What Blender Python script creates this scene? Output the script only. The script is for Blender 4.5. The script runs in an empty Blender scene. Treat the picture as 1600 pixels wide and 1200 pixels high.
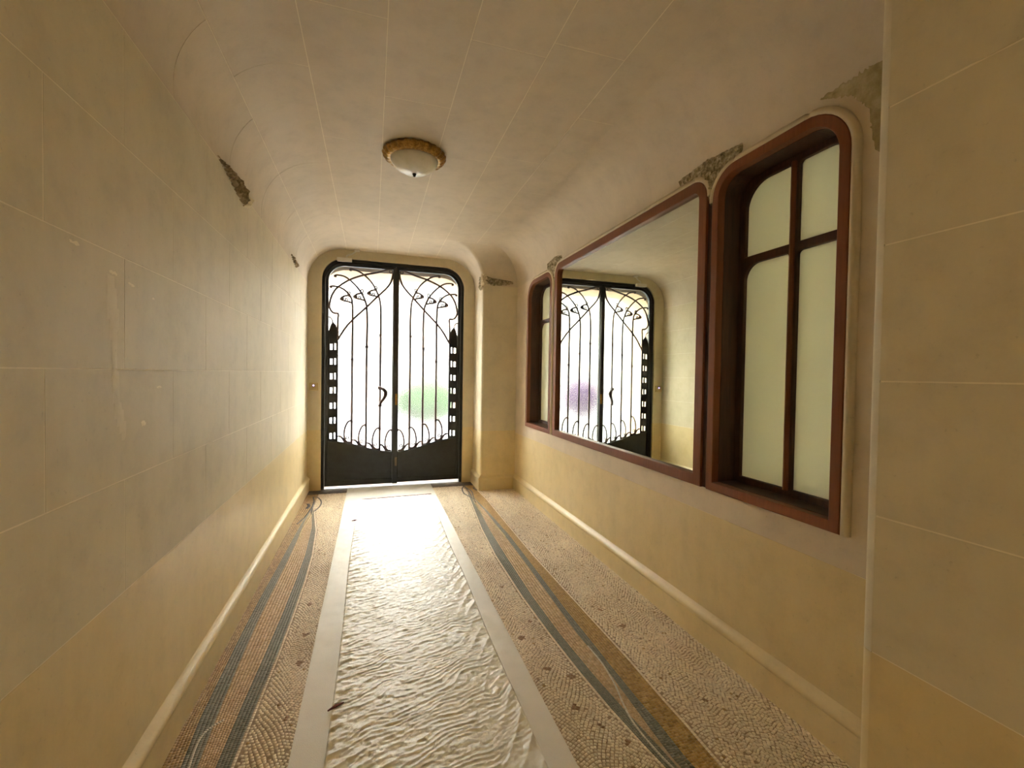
import bpy, bmesh, math, random
import numpy as np
from mathutils import Vector, Matrix, noise

random.seed(4); rng = np.random.default_rng(4)
S = bpy.context.scene
COL = S.collection

# ------------------------------------------------------------------ camera
CAM_F, YAW, PITCH, ROLL, CAM_H = 696.95, 0.3038, -0.0205, 0.0157, 1.45   # focal length in pixels of a 1600x1200 frame
cy_, sy_, cp_, sp_ = math.cos(YAW), math.sin(YAW), math.cos(PITCH), math.sin(PITCH)
fwd = Vector((sy_ * cp_, cy_ * cp_, sp_)); rgt = Vector((cy_, -sy_, 0)); upv = rgt.cross(fwd)
cr, sr = math.cos(ROLL), math.sin(ROLL)
r2 = cr * rgt + sr * upv; u2 = -sr * rgt + cr * upv
cam = bpy.data.cameras.new('camera'); cam.sensor_fit = 'HORIZONTAL'; cam.sensor_width = 36
cam.lens = CAM_F * 36 / 1600; cam.clip_start = 0.02; cam.clip_end = 300
camo = bpy.data.objects.new('camera', cam); COL.objects.link(camo)
M = Matrix((r2, u2, -fwd)).transposed().to_4x4(); M.translation = (0, 0, CAM_H)
camo.matrix_world = M
S.camera = camo

# ------------------------------------------------------------------ daylight and exposure
world = bpy.data.worlds.new('sky'); S.world = world; world.use_nodes = True
bg = world.node_tree.nodes['Background']
bg.inputs[0].default_value = (1.0, 0.99, 0.97, 1); bg.inputs[1].default_value = 5.0
S.view_settings.view_transform = 'Standard'; S.view_settings.look = 'None'
S.view_settings.exposure = 3.15; S.view_settings.gamma = 1.0; S.view_settings.use_curve_mapping = False
cyc = S.cycles
cyc.use_denoising = True
cyc.max_bounces = 10; cyc.diffuse_bounces = 6; cyc.glossy_bounces = 4; cyc.transmission_bounces = 5
cyc.use_adaptive_sampling = True; cyc.adaptive_threshold = 0.03
cyc.transparent_max_bounces = 8; cyc.sample_clamp_indirect = 8.0; cyc.caustics_reflective = True; cyc.caustics_refractive = True
cyc.blur_glossy = 0.5


def portal(name, loc, rot, sx, sy):
    l = bpy.data.lights.new(name, 'AREA'); l.shape = 'RECTANGLE'; l.size = sx; l.size_y = sy
    l.cycles.is_portal = True
    o = bpy.data.objects.new(name, l); COL.objects.link(o); o.location = loc; o.rotation_euler = rot
    return o

# ------------------------------------------------------------------ plan of the passage
XL, XT, XR, XP = -0.746, 1.30, 1.754, 1.25      # left wall, end pillar, window wall, near pier
YE, YN, YP, YB = 5.87, 5.42, 0.85, -3.2         # end wall, end of the bay, start of the bay, back opening
YD = 5.93                                       # plane of the iron door
Z0, RC = 2.56, 0.39                             # springing and radius of the ceiling cove
ZC = Z0 + RC
ZDL, ZDR = 0.742, 0.712                         # top of the ochre dado, left and right
SO0, SO1, SOZ = -2.85, -2.49, 2.1                # unseen side opening behind the camera, added to let in fill light
portal('fill_opening_portal', (XP + 0.46, (SO0 + SO1) / 2, SOZ / 2), (0, math.radians(90), 0), SOZ, SO1 - SO0)
portal('daylight_portal', (0.3, 6.95, 1.4), (math.radians(-90), 0, 0), 2.0, 2.9)

# ------------------------------------------------------------------ material helpers
MATS = {}
def nmat(name):
    m = bpy.data.materials.new(name); m.use_nodes = True
    nt = m.node_tree; nt.nodes.clear()
    out = nt.nodes.new('ShaderNodeOutputMaterial'); MATS[name] = m
    return m, nt, out
def N(nt, t, **kw):
    n = nt.nodes.new(t)
    for k, v in kw.items(): setattr(n, k, v)
    return n
def L(nt, a, b): nt.links.new(a, b)
def pos(nt, scale=(1, 1, 1)):
    g = N(nt, 'ShaderNodeNewGeometry'); mp = N(nt, 'ShaderNodeMapping'); mp.inputs['Scale'].default_value = scale
    L(nt, g.outputs['Position'], mp.inputs['Vector']); return mp.outputs[0]
def noi(nt, vec, scale, detail=4, rough=0.55):
    n = N(nt, 'ShaderNodeTexNoise'); n.inputs['Scale'].default_value = scale; n.inputs['Detail'].default_value = detail
    n.inputs['Roughness'].default_value = rough; L(nt, vec, n.inputs['Vector']); return n.outputs['Fac']
def ramp(nt, fac, stops):
    r = N(nt, 'ShaderNodeValToRGB'); e = r.color_ramp.elements
    while len(e) < len(stops): e.new(0.5)
    for el, (p, c) in zip(e, stops): el.position = p; el.color = (*c, 1)
    L(nt, fac, r.inputs['Fac']); return r.outputs['Color']
def mix(nt, a, b, fac, mode='MIX'):
    m = N(nt, 'ShaderNodeMix', data_type='RGBA', blend_type=mode)
    for sock, v in ((m.inputs[0], fac), (m.inputs[6], a), (m.inputs[7], b)):
        if isinstance(v, (int, float)): sock.default_value = v
        elif isinstance(v, tuple): sock.default_value = (*v, 1)
        else: L(nt, v, sock)
    return m.outputs[2]
def bsdf(nt, out, col, rough=0.5, spec=0.5, metal=0.0, bump=None, bstr=0.2, bdist=0.002, coat=0.0):
    b = N(nt, 'ShaderNodeBsdfPrincipled')
    if isinstance(col, tuple): b.inputs['Base Color'].default_value = (*col, 1)
    else: L(nt, col, b.inputs['Base Color'])
    if isinstance(rough, float): b.inputs['Roughness'].default_value = rough
    else: L(nt, rough, b.inputs['Roughness'])
    b.inputs['Specular IOR Level'].default_value = spec; b.inputs['Metallic'].default_value = metal
    b.inputs['Coat Weight'].default_value = coat; b.inputs['Coat Roughness'].default_value = 0.15
    if bump is not None:
        bn = N(nt, 'ShaderNodeBump'); bn.inputs['Strength'].default_value = bstr; bn.inputs['Distance'].default_value = bdist
        L(nt, bump, bn.inputs['Height']); L(nt, bn.outputs[0], b.inputs['Normal'])
    L(nt, b.outputs[0], out.inputs['Surface']); return b
def mul(c, k): return tuple(min(1, x * k) for x in c)

def plaster(name, c, warm, rough=0.6, streak=0.2, spec=0.4, pits=0.3):
    """Painted plaster: broad mottling, vertical wipe streaks, fine pits."""
    m, nt, out = nmat(name)
    a = noi(nt, pos(nt), 1.3, 5, 0.6); s = noi(nt, pos(nt, (5, 5, 0.8)), 1.9, 5, 0.7); f = noi(nt, pos(nt), 55, 3, 0.6)
    col = ramp(nt, a, [(0.25, mul(c, 0.87)), (0.5, c), (0.75, mul(warm, 1.05))])
    col = mix(nt, col, ramp(nt, s, [(0.3, mul(c, 0.84)), (0.7, mul(c, 1.1))]), streak)
    md = noi(nt, pos(nt), 7.5, 7, 0.68)
    col = mix(nt, col, ramp(nt, md, [(0.32, (0.86, 0.86, 0.85)), (0.5, (0.96, 0.96, 0.96)), (0.68, (1, 1, 1))]), 0.75, 'MULTIPLY')
    pit = noi(nt, pos(nt), 60, 3, 0.6)
    pf = ramp(nt, pit, [(0.27, (1, 1, 1)), (0.33, (0, 0, 0))])
    pm = N(nt, 'ShaderNodeMath', operation='MULTIPLY'); L(nt, pf, pm.inputs[0]); pm.inputs[1].default_value = pits
    col = mix(nt, col, mul(c, 0.55), pm.outputs[0])
    bsdf(nt, out, col, rough, spec, 0, f, 0.25, 0.0015); return m

STONE = (0.67, 0.59, 0.405)
plaster('stone_paint', STONE, (0.69, 0.585, 0.43), 0.55)
plaster('ceiling_paint', (0.66, 0.565, 0.425), (0.69, 0.575, 0.435), 0.65, 0.12, pits=0.1)
plaster('joint', (0.86, 0.77, 0.58), (0.88, 0.79, 0.6), 0.7, 0.1, pits=0.0)
plaster('ochre_paint', (0.72, 0.575, 0.30), (0.74, 0.61, 0.36), 0.42, 0.25, 0.5)
plaster('sill_paint', (0.68, 0.57, 0.42), (0.71, 0.59, 0.44), 0.5, 0.1)
plaster('smear', (0.74, 0.655, 0.47), (0.76, 0.67, 0.48), 0.6, 0.3)
plaster('moulding_paint', (0.66, 0.56, 0.38), (0.6, 0.48, 0.3), 0.5, 0.3, pits=0.6)

m, nt, out = nmat('dirty_plaster')
a = noi(nt, pos(nt), 42, 5, 0.65)
bsdf(nt, out, ramp(nt, a, [(0.34, (0.17, 0.13, 0.065)), (0.5, (0.38, 0.31, 0.18)), (0.62, (0.60, 0.52, 0.37))]), 0.8, 0.2, 0, a, 0.9, 0.02)
m, nt, out = nmat('broken_plaster')
a = noi(nt, pos(nt), 60, 5, 0.65)
bsdf(nt, out, ramp(nt, a, [(0.3, (0.20, 0.145, 0.075)), (0.55, (0.38, 0.29, 0.165)), (0.7, (0.55, 0.45, 0.28))]), 0.9, 0.1, 0, a, 1.0, 0.02)
m, nt, out = nmat('stained_shaded_plaster')
a = noi(nt, pos(nt), 9, 6, 0.65)
bsdf(nt, out, ramp(nt, a, [(0.3, (0.25, 0.20, 0.09)), (0.5, (0.40, 0.33, 0.17)), (0.7, (0.56, 0.47, 0.30))]), 0.8, 0.2, 0, a, 0.5, 0.01)  # olive stain, with the corner's shadow put into the colour
m, nt, out = nmat('fresh_plaster')
bsdf(nt, out, (0.85, 0.76, 0.56), 0.8, 0.2, 0, noi(nt, pos(nt), 70, 3), 0.6, 0.005)

m, nt, out = nmat('wood')
g = noi(nt, pos(nt, (26, 26, 1.6)), 3, 6, 0.6); h = noi(nt, pos(nt), 2.2, 3)
col = mix(nt, ramp(nt, g, [(0.3, (0.15, 0.052, 0.020)), (0.7, (0.26, 0.092, 0.036))]), ramp(nt, h, [(0.3, (0.16, 0.058, 0.023)), (0.7, (0.29, 0.098, 0.042))]), 0.5)
bsdf(nt, out, col, 0.42, 0.25, 0, g, 0.15, 0.001)
m, nt, out = nmat('dark_wood')
g = noi(nt, pos(nt, (20, 20, 1.6)), 3, 6, 0.6)
bsdf(nt, out, ramp(nt, g, [(0.3, (0.045, 0.02, 0.011)), (0.7, (0.095, 0.038, 0.02))]), 0.5, 0.4, 0, g, 0.15, 0.001)

m, nt, out = nmat('iron')
a = noi(nt, pos(nt), 18, 4)
bsdf(nt, out, ramp(nt, a, [(0.3, (0.010, 0.012, 0.016)), (0.7, (0.022, 0.025, 0.030))]), 0.42, 0.5, 0, a, 0.15, 0.001)
m, nt, out = nmat('iron_flare')
bsdf(nt, out, (0.12, 0.080, 0.070), 0.5, 0.5)  # black iron lightened to mauve-brown: flare from the glass put into the colour
m, nt, out = nmat('brass')
a = noi(nt, pos(nt), 90, 3)
bsdf(nt, out, ramp(nt, a, [(0.3, (0.20, 0.105, 0.02)), (0.7, (0.48, 0.30, 0.085))]), 0.38, 0.5, 0.75, a, 0.4, 0.002)
m, nt, out = nmat('white_plastic')
bsdf(nt, out, (0.7, 0.68, 0.62), 0.4)
m, nt, out = nmat('cream_plastic')
bsdf(nt, out, (0.50, 0.38, 0.17), 0.45)
m, nt, out = nmat('indicator_light')
e = N(nt, 'ShaderNodeEmission'); e.inputs[0].default_value = (0.25, 0.2, 1.0, 1); e.inputs[1].default_value = 1.6
L(nt, e.outputs[0], out.inputs['Surface'])
m, nt, out = nmat('finial_metal'); bsdf(nt, out, (0.05, 0.035, 0.02), 0.4, 0.5, 0.6)

m, nt, out = nmat('lamp_glass')
a = noi(nt, pos(nt), 14, 4)
b = bsdf(nt, out, ramp(nt, a, [(0.3, (0.66, 0.63, 0.52)), (0.7, (0.78, 0.75, 0.66))]), 0.25, 0.5)
b.inputs['Subsurface Weight'].default_value = 0.25; b.inputs['Subsurface Radius'].default_value = (0.03, 0.03, 0.025)

# hammered frosted glass of the street door: daylight comes through diffused
m, nt, out = nmat('frosted_glass')
a = noi(nt, pos(nt), 95, 2)
bn = N(nt, 'ShaderNodeBump'); bn.inputs['Strength'].default_value = 0.5; bn.inputs['Distance'].default_value = 0.003; L(nt, a, bn.inputs['Height'])
rf = N(nt, 'ShaderNodeBsdfRefraction'); rf.inputs['Roughness'].default_value = 0.2; rf.inputs['IOR'].default_value = 1.3
rf.inputs['Color'].default_value = (0.96, 0.97, 0.96, 1); L(nt, bn.outputs[0], rf.inputs['Normal'])
tl = N(nt, 'ShaderNodeBsdfTranslucent'); tl.inputs['Color'].default_value = (0.95, 0.95, 0.95, 1)
mx = N(nt, 'ShaderNodeMixShader'); mx.inputs[0].default_value = 0.03
L(nt, rf.outputs[0], mx.inputs[1]); L(nt, tl.outputs[0], mx.inputs[2])
L(nt, mx.outputs[0], out.inputs['Surface'])

m, nt, out = nmat('mirror_silver')
a = noi(nt, pos(nt), 3.0, 4)
b = bsdf(nt, out, (0.66, 0.69, 0.61), 0.012, 0.5, 1.0)
m, nt, out = nmat('milk_glass')
a = noi(nt, pos(nt), 1.2, 2)
b = bsdf(nt, out, ramp(nt, a, [(0.3, (0.74, 0.78, 0.64)), (0.7, (0.78, 0.81, 0.68))]), 0.35, 0.5)
tl = N(nt, 'ShaderNodeBsdfTranslucent'); tl.inputs['Color'].default_value = (0.95, 0.92, 0.72, 1)
mx = N(nt, 'ShaderNodeMixShader'); mx.inputs[0].default_value = 0.05
L(nt, b.outputs[0], mx.inputs[1]); L(nt, tl.outputs[0], mx.inputs[2]); L(nt, mx.outputs[0], out.inputs['Surface'])

m, nt, out = nmat('tessera')
at = N(nt, 'ShaderNodeVertexColor', layer_name='tint')
f = noi(nt, pos(nt), 300, 2)
col = mix(nt, at.outputs['Color'], ramp(nt, f, [(0.3, (0.8, 0.8, 0.8)), (0.7, (1, 1, 1))]), 0.5, 'MULTIPLY')
bsdf(nt, out, col, 0.48, 0.4)
m, nt, out = nmat('grout')
a = noi(nt, pos(nt), 30, 4)
bsdf(nt, out, ramp(nt, a, [(0.3, (0.34, 0.245, 0.15)), (0.7, (0.48, 0.36, 0.23))]), 0.85, 0.2)
m, nt, out = nmat('mosaic_far')
v = N(nt, 'ShaderNodeTexVoronoi'); v.inputs['Scale'].default_value = 70; L(nt, pos(nt), v.inputs['Vector'])
bsdf(nt, out, ramp(nt, v.outputs['Distance'], [(0.2, (0.55, 0.42, 0.28)), (0.55, (0.48, 0.36, 0.23)), (0.75, (0.25, 0.17, 0.1))]), 0.55, 0.4)
m, nt, out = nmat('threshold_stone')
a = noi(nt, pos(nt), 12, 5)
bsdf(nt, out, ramp(nt, a, [(0.3, (0.10, 0.075, 0.05)), (0.7, (0.20, 0.15, 0.10))]), 0.6, 0.3, 0, a, 0.3, 0.003)
m, nt, out = nmat('runner_fleece')
a = noi(nt, pos(nt), 220, 3); b2 = noi(nt, pos(nt), 5, 4)
bsdf(nt, out, ramp(nt, b2, [(0.3, (0.74, 0.70, 0.60)), (0.7, (0.82, 0.78, 0.68))]), 0.5, 0.2, 0, a, 0.35, 0.002)
m, nt, out = nmat('runner_film')
a = noi(nt, pos(nt, (1, 0.6, 1)), 60, 4, 0.6); b2 = noi(nt, pos(nt), 3, 4)
bsdf(nt, out, ramp(nt, b2, [(0.3, (0.80, 0.76, 0.65)), (0.7, (0.86, 0.82, 0.72))]), 0.37, 0.32, 0, a, 0.5, 0.004)
m, nt, out = nmat('dark_red_edge'); bsdf(nt, out, (0.16, 0.05, 0.045), 0.7)
m, nt, out = nmat('street_stone')
a = noi(nt, pos(nt), 2, 4)
bsdf(nt, out, ramp(nt, a, [(0.3, (0.10, 0.105, 0.115)), (0.7, (0.15, 0.155, 0.165))]), 0.8)
m, nt, out = nmat('facade_stone')
bsdf(nt, out, ramp(nt, noi(nt, pos(nt), 0.6, 4), [(0.3, (0.27, 0.26, 0.225)), (0.7, (0.33, 0.32, 0.28))]), 0.8)
m, nt, out = nmat('outer_reveal'); bsdf(nt, out, (0.60, 0.46, 0.30), 0.7)
m, nt, out = nmat('dark_pane'); bsdf(nt, out, (0.12, 0.14, 0.16), 0.15)
m, nt, out = nmat('leaf_green'); bsdf(nt, out, (0.025, 0.075, 0.02), 0.6, 0.1)
m, nt, out = nmat('leaf_purple'); bsdf(nt, out, (0.05, 0.02, 0.085), 0.6, 0.1)
m, nt, out = nmat('yellow_enamel'); bsdf(nt, out, (0.085, 0.052, 0.002), 0.5, 0.1)

# ------------------------------------------------------------------ mesh helpers
def tag(o, label=None, cat=None, group=None, kind=None):
    if label: o['label'] = label
    if cat: o['category'] = cat
    if group: o['group'] = group
    if kind: o['kind'] = kind
    return o
def world_loc(o):
    v = Vector((0, 0, 0))
    while o: v += o.location; o = o.parent
    return v
def empty(name, loc, parent=None):
    o = bpy.data.objects.new(name, None); COL.objects.link(o); o.location = loc
    if parent: o.parent = parent; o.location = Vector(loc) - world_loc(parent)
    return o
def mk(name, V, F, mat, parent=None, smooth=False):
    """One mesh object from world-space vertices; its origin goes to its base."""
    V = np.asarray(V, dtype=float)
    o0 = np.array([(V[:, 0].min() + V[:, 0].max()) / 2, (V[:, 1].min() + V[:, 1].max()) / 2, V[:, 2].min()])
    me = bpy.data.meshes.new(name); me.from_pydata((V - o0).tolist(), [], F)
    me.materials.append(MATS[mat])
    bm = bmesh.new(); bm.from_mesh(me); bmesh.ops.recalc_face_normals(bm, faces=bm.faces); bm.to_mesh(me); bm.free()
    if smooth:
        me.polygons.foreach_set('use_smooth', [True] * len(me.polygons))
    me.update()
    o = bpy.data.objects.new(name, me); COL.objects.link(o)
    if parent: o.parent = parent; o.location = Vector(o0) - world_loc(parent)
    else: o.location = o0
    return o
def sharp(o, deg=35):
    """Smooth shading with creases kept sharp."""
    me = o.data; bm = bmesh.new(); bm.from_mesh(me)
    for f in bm.faces: f.smooth = True
    for e in bm.edges:
        if len(e.link_faces) == 2: e.smooth = e.calc_face_angle(0) < math.radians(deg)
    bm.to_mesh(me); bm.free(); return o
class B:
    """Collects boxes and grids for ONE mesh."""
    def __init__(s): s.V = []; s.F = []
    def add(s, V, F):
        n = len(s.V); s.V += [tuple(v) for v in V]; s.F += [tuple(i + n for i in f) for f in F]; return s
    def box(s, x0, x1, y0, y1, z0, z1):
        return s.add([(x0, y0, z0), (x1, y0, z0), (x1, y1, z0), (x0, y1, z0), (x0, y0, z1), (x1, y0, z1), (x1, y1, z1), (x0, y1, z1)],
                     [(0, 3, 2, 1), (4, 5, 6, 7), (0, 1, 5, 4), (1, 2, 6, 5), (2, 3, 7, 6), (3, 0, 4, 7)])
    def grid(s, rows):
        n = len(rows[0]); V = [p for r in rows for p in r]
        return s.add(V, [(i * n + j, i * n + j + 1, (i + 1) * n + j + 1, (i + 1) * n + j) for i in range(len(rows) - 1) for j in range(n - 1)])
    def go(s, name, mat, parent=None, smooth=False): return mk(name, s.V, s.F, mat, parent, smooth)

def spline(pts, n=8):
    """Catmull-Rom through the points."""
    P = [np.array(p, float) for p in pts]; P = [2 * P[0] - P[1]] + P + [2 * P[-1] - P[-2]]; out = []
    for i in range(1, len(P) - 2):
        a, b, c, d = P[i - 1:i + 3]
        for k in range(n):
            t = k / n
            out.append(0.5 * (2 * b + (c - a) * t + (2 * a - 5 * b + 4 * c - d) * t * t + (3 * b - a - 3 * c + d) * t ** 3))
    out.append(P[-2]); return out
def tube_vf(pts, r, sides=8, closed=False):
    pts = [np.array(p, float) for p in pts]; n = len(pts); V = []; F = []
    rr = r if hasattr(r, '__len__') else [r] * n
    ref = np.array([0.0, 1, 0])
    for i, p in enumerate(pts):
        t = pts[(i + 1) % n] - pts[i - 1] if closed else pts[min(i + 1, n - 1)] - pts[max(i - 1, 0)]
        t = t / (np.linalg.norm(t) + 1e-12)
        a = np.cross(t, ref)
        if np.linalg.norm(a) < 0.1: a = np.cross(t, np.array([1.0, 0, 0]))
        a /= np.linalg.norm(a); b = np.cross(t, a)
        for k in range(sides):
            w = 2 * math.pi * k / sides; V.append(p + rr[i] * (math.cos(w) * a + math.sin(w) * b))
    m = n if closed else n - 1
    for i in range(m):
        for k in range(sides):
            j = (i + 1) % n; F.append((i * sides + k, i * sides + (k + 1) % sides, j * sides + (k + 1) % sides, j * sides + k))
    if not closed: F += [tuple(range(sides)), tuple((n - 1) * sides + k for k in range(sides))]
    return V, F
def tube(name, pts, r, mat, parent=None, sides=8, closed=False):
    V, F = tube_vf(pts, r, sides, closed); return sharp(mk(name, V, F, mat, parent), 50)
def lathe(c, prof, n=48):
    V = []; F = []
    for (r, z) in prof:
        for k in range(n): a = 2 * math.pi * k / n; V.append((c[0] + r * math.cos(a), c[1] + r * math.sin(a), c[2] + z))
    for i in range(len(prof) - 1):
        for k in range(n): F.append((i * n + k, i * n + (k + 1) % n, (i + 1) * n + (k + 1) % n, (i + 1) * n + k))
    return V, F
def rrect(x0, x1, z0, z1, r, rb=0.0, n=10):
    """Rectangle with rounded top (and maybe bottom) corners, counter-clockwise in (x, z)."""
    pts = []
    rl, rr_ = r if isinstance(r, tuple) else (r, r)
    def arc(cx, cz, R, a0, a1):
        if R <= 1e-6: pts.append((cx, cz)); return
        for k in range(n + 1): a = math.radians(a0 + (a1 - a0) * k / n); pts.append((cx + R * math.cos(a), cz + R * math.sin(a)))
    arc(x0 + rb, z0 + rb, rb, 180, 270); arc(x1 - rb, z0 + rb, rb, 270, 360)
    arc(x1 - rr_, z1 - rr_, rr_, 0, 90); arc(x0 + rl, z1 - rl, rl, 90, 180)
    return pts
def plate_vf(outer, holes, t, bev=0.0):
    """Filled outline with holes as a solid of thickness t (local u, v, n with n = 0..t)."""
    cu = bpy.data.curves.new('tmp', 'CURVE'); cu.dimensions = '2D'; cu.fill_mode = 'BOTH'; cu.extrude = t / 2 - bev
    cu.bevel_depth = bev; cu.bevel_resolution = 1; cu.offset = -bev
    for pts in [outer] + list(holes):
        sp = cu.splines.new('POLY'); sp.points.add(len(pts) - 1); sp.use_cyclic_u = True
        for q, (a, b) in zip(sp.points, pts): q.co = (a, b, 0, 1)
    ob = bpy.data.objects.new('tmp', cu); COL.objects.link(ob)
    dg = bpy.context.evaluated_depsgraph_get(); me = bpy.data.meshes.new_from_object(ob.evaluated_get(dg))
    V = [(v.co.x, v.co.y, v.co.z + t / 2) for v in me.vertices]; F = [tuple(p.vertices) for p in me.polygons]
    bpy.data.objects.remove(ob); bpy.data.curves.remove(cu); bpy.data.meshes.remove(me)
    return V, F
def weld(o, d=0.0003):
    bm = bmesh.new(); bm.from_mesh(o.data); bmesh.ops.remove_doubles(bm, verts=bm.verts, dist=d)
    bmesh.ops.recalc_face_normals(bm, faces=bm.faces); bm.to_mesh(o.data); bm.free(); return o
def plate_xz(name, outer, holes, y0, t, mat, parent=None, bev=0.0):
    V, F = plate_vf(outer, holes, t, bev); return weld(mk(name, [(u, y0 + n, v) for u, v, n in V], F, mat, parent))
def plate_yz(name, outer, holes, x0, t, mat, parent=None, bev=0.0):
    V, F = plate_vf(outer, holes, t, bev); return weld(mk(name, [(x0 + n, u, v) for u, v, n in V], F, mat, parent))
def vnoise(x, y, seed=0):
    """Smooth value noise on arrays, about 0..1."""
    xi = np.floor(x).astype(np.int64); yi = np.floor(y).astype(np.int64); xf = x - xi; yf = y - yi
    def h(a, b):
        n = (a * 374761393 + b * 668265263 + seed * 1442695041) & 0x7fffffff
        n = ((n ^ (n >> 13)) * 1274126177) & 0x7fffffff
        return ((n ^ (n >> 16)) & 0xffff) / 65535.0
    u = xf * xf * (3 - 2 * xf); v = yf * yf * (3 - 2 * yf)
    return (h(xi, yi) * (1 - u) + h(xi + 1, yi) * u) * (1 - v) + (h(xi, yi + 1) * (1 - u) + h(xi + 1, yi + 1) * u) * v

# ------------------------------------------------------------------ walls of painted ashlar
GAP, CH, BT = 0.0036, 0.0003, 0.0006
BLK = {}
def block(parent, origin, U, W, Nn, w, h, mat='stone_paint'):
    """One chamfered ashlar block: origin corner, in-plane axes U and W, outward normal Nn."""
    key = (round(w, 3), round(h, 3), tuple(U), tuple(W), tuple(Nn), mat)
    if key not in BLK:
        U_, W_, N_ = (np.array(q, float) for q in (U, W, Nn)); V = []
        for (n, i) in ((-BT, 0), (0, CH)):
            for (a, b) in ((i, i), (w - i, i), (w - i, h - i), (i, h - i)): V.append(U_ * a + W_ * b + N_ * n)
        me = bpy.data.meshes.new('stone_block')
        me.from_pydata([tuple(v) for v in V], [], [(4, 5, 6, 7), (0, 1, 5, 4), (1, 2, 6, 5), (2, 3, 7, 6), (3, 0, 4, 7)])
        bm = bmesh.new(); bm.from_mesh(me)
        bm.faces.ensure_lookup_table()
        if bm.faces[0].normal.dot(Vector(Nn)) < 0: bmesh.ops.reverse_faces(bm, faces=bm.faces)
        bm.to_mesh(me); bm.free()
        me.materials.append(MATS[mat]); BLK[key] = me
    o = bpy.data.objects.new('stone_block', BLK[key]); COL.objects.link(o); o.parent = parent
    o.location = Vector(origin) - world_loc(parent); return o
def course(parent, a0, a1, first, step, put):
    """Cut [a0, a1] at first + k*step and call put(start, width) for each block."""
    cuts = [a0]; c = first
    while c < a1 - 0.05:
        if c > a0 + 0.05: cuts.append(c)
        c += step
    cuts.append(a1)
    for p, q in zip(cuts[:-1], cuts[1:]): put(p + GAP / 2, q - p - GAP)

COURSES = [ZDL, 1.099, 1.448, 1.797, 2.146, 2.505]
wl = B().box(XL - 0.20, XL - BT, YB, 6.4, -0.05, ZC + 0.2).go('wall_left', 'joint')
tag(wl, 'long beige ashlar-lined wall on the left with an ochre dado', 'wall', kind='structure')
V, F = [], []
dd = B().box(XL - BT, XL, YB, YE, 0.0, ZDL - 0.0015).go('dado', 'ochre_paint', wl); dd['label'] = 'ochre painted dado'
YV = 0.05   # blocks start a little behind what the photograph can see
for i in range(len(COURSES) - 1):
    z0, z1 = COURSES[i], COURSES[i + 1]
    f = 1.708 - 0.72 * 3 + (0.36 if i % 2 else 0)
    course(wl, YV, YE, f, 0.72, lambda s, w: block(wl, (XL, s, z0 + GAP / 2), (0, 1, 0), (0, 0, 1), (1, 0, 0), w, z1 - z0 - GAP))
B().box(XL - BT, XL, YB, YV - GAP / 2, ZDL, 2.505).go('wall_panel', 'stone_paint', wl)

# ---- ceiling with coves
def off(z): return RC - math.sqrt(max(0, RC * RC - (z - Z0) ** 2))
ceil = B().box(XL - 0.2, XR + 0.45, YB, 6.4, ZC + BT, ZC + 0.2).go('ceiling', 'joint')
tag(ceil, 'beige plaster ceiling with coved edges and pale joint lines', 'ceiling', kind='structure')
def prof(s):   # left wall -> cove -> ceiling by arc length
    if s <= Z0: return (XL, s)
    a = (s - Z0) / RC
    if a <= math.pi / 2: return (XL + RC - RC * math.cos(a), Z0 + RC * math.sin(a))
    return (XL + RC + s - Z0 - RC * math.pi / 2, ZC)
def cove_block(s0, s1, y0, w):
    n = 18; ss = [s0 + GAP / 2 + (s1 - s0 - GAP) * k / n for k in range(n + 1)]
    rows = [[(x, y0, z), (x, y0 + w, z)] for x, z in map(prof, ss)]
    def back(s, y):
        x, z = prof(s); a = min(max((s - Z0) / RC, 0), math.pi / 2); return (x - 0.0013 * math.cos(a), y, z + 0.0013 * math.sin(a))
    b = B().grid(rows)
    for s in (ss[0], ss[-1]):
        x, z = prof(s); b.add([(x, y0, z), (x, y0 + w, z), back(s, y0 + w), back(s, y0)], [(0, 1, 2, 3)])
    for y in (y0, y0 + w):
        b.grid([[(prof(s)[0], y, prof(s)[1]), back(s, y)] for s in ss])
    return sharp(b.go('cove_block', 'ceiling_paint', ceil), 40)
SL = [2.505, 2.86, 3.2186]
def back_pt(s_, y, d):
    x, z = prof(s_); a = min(max((s_ - Z0) / RC, 0), math.pi / 2); return (x - d * math.cos(a), y, z + d * math.sin(a))
B().grid([[back_pt(2.515 + 0.69 * k / 40, y, 0.0016) for y in (YB, YE + 0.03)] for k in range(41)]).go('cove_backing', 'joint', ceil, True)
for i in range(2):
    course(ceil, YV, YE, 1.35 - 0.72 * 2 + (0.36 if i % 2 else 0), 0.72 * (1 if i == 0 else 1.5), lambda s, w: cove_block(SL[i], SL[i + 1], s, w))
    b = B().grid([[(*prof(SL[i] + (SL[i + 1] - SL[i]) * k / 8)[:1], y, prof(SL[i] + (SL[i + 1] - SL[i]) * k / 8)[1]) for y in (YB, YV - GAP / 2)] for k in range(9)])
    b.go('wall_panel', 'ceiling_paint', ceil, True)
CX = [-0.3100, 0.05, 0.41, 0.772]
for i in range(3):
    x0, x1 = CX[i] + GAP / 2, CX[i + 1] - GAP / 2
    course(ceil, YV, YE, 0.9 + 0.55 * (i % 2), 1.1, lambda s, w: block(ceil, (x0, s, ZC), (1, 0, 0), (0, 1, 0), (0, 0, -1), x1 - x0, w, 'ceiling_paint'))
    B().box(x0, x1, YB, YV - GAP / 2, ZC, ZC + BT).go('ceiling_panel', 'ceiling_paint', ceil)
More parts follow.
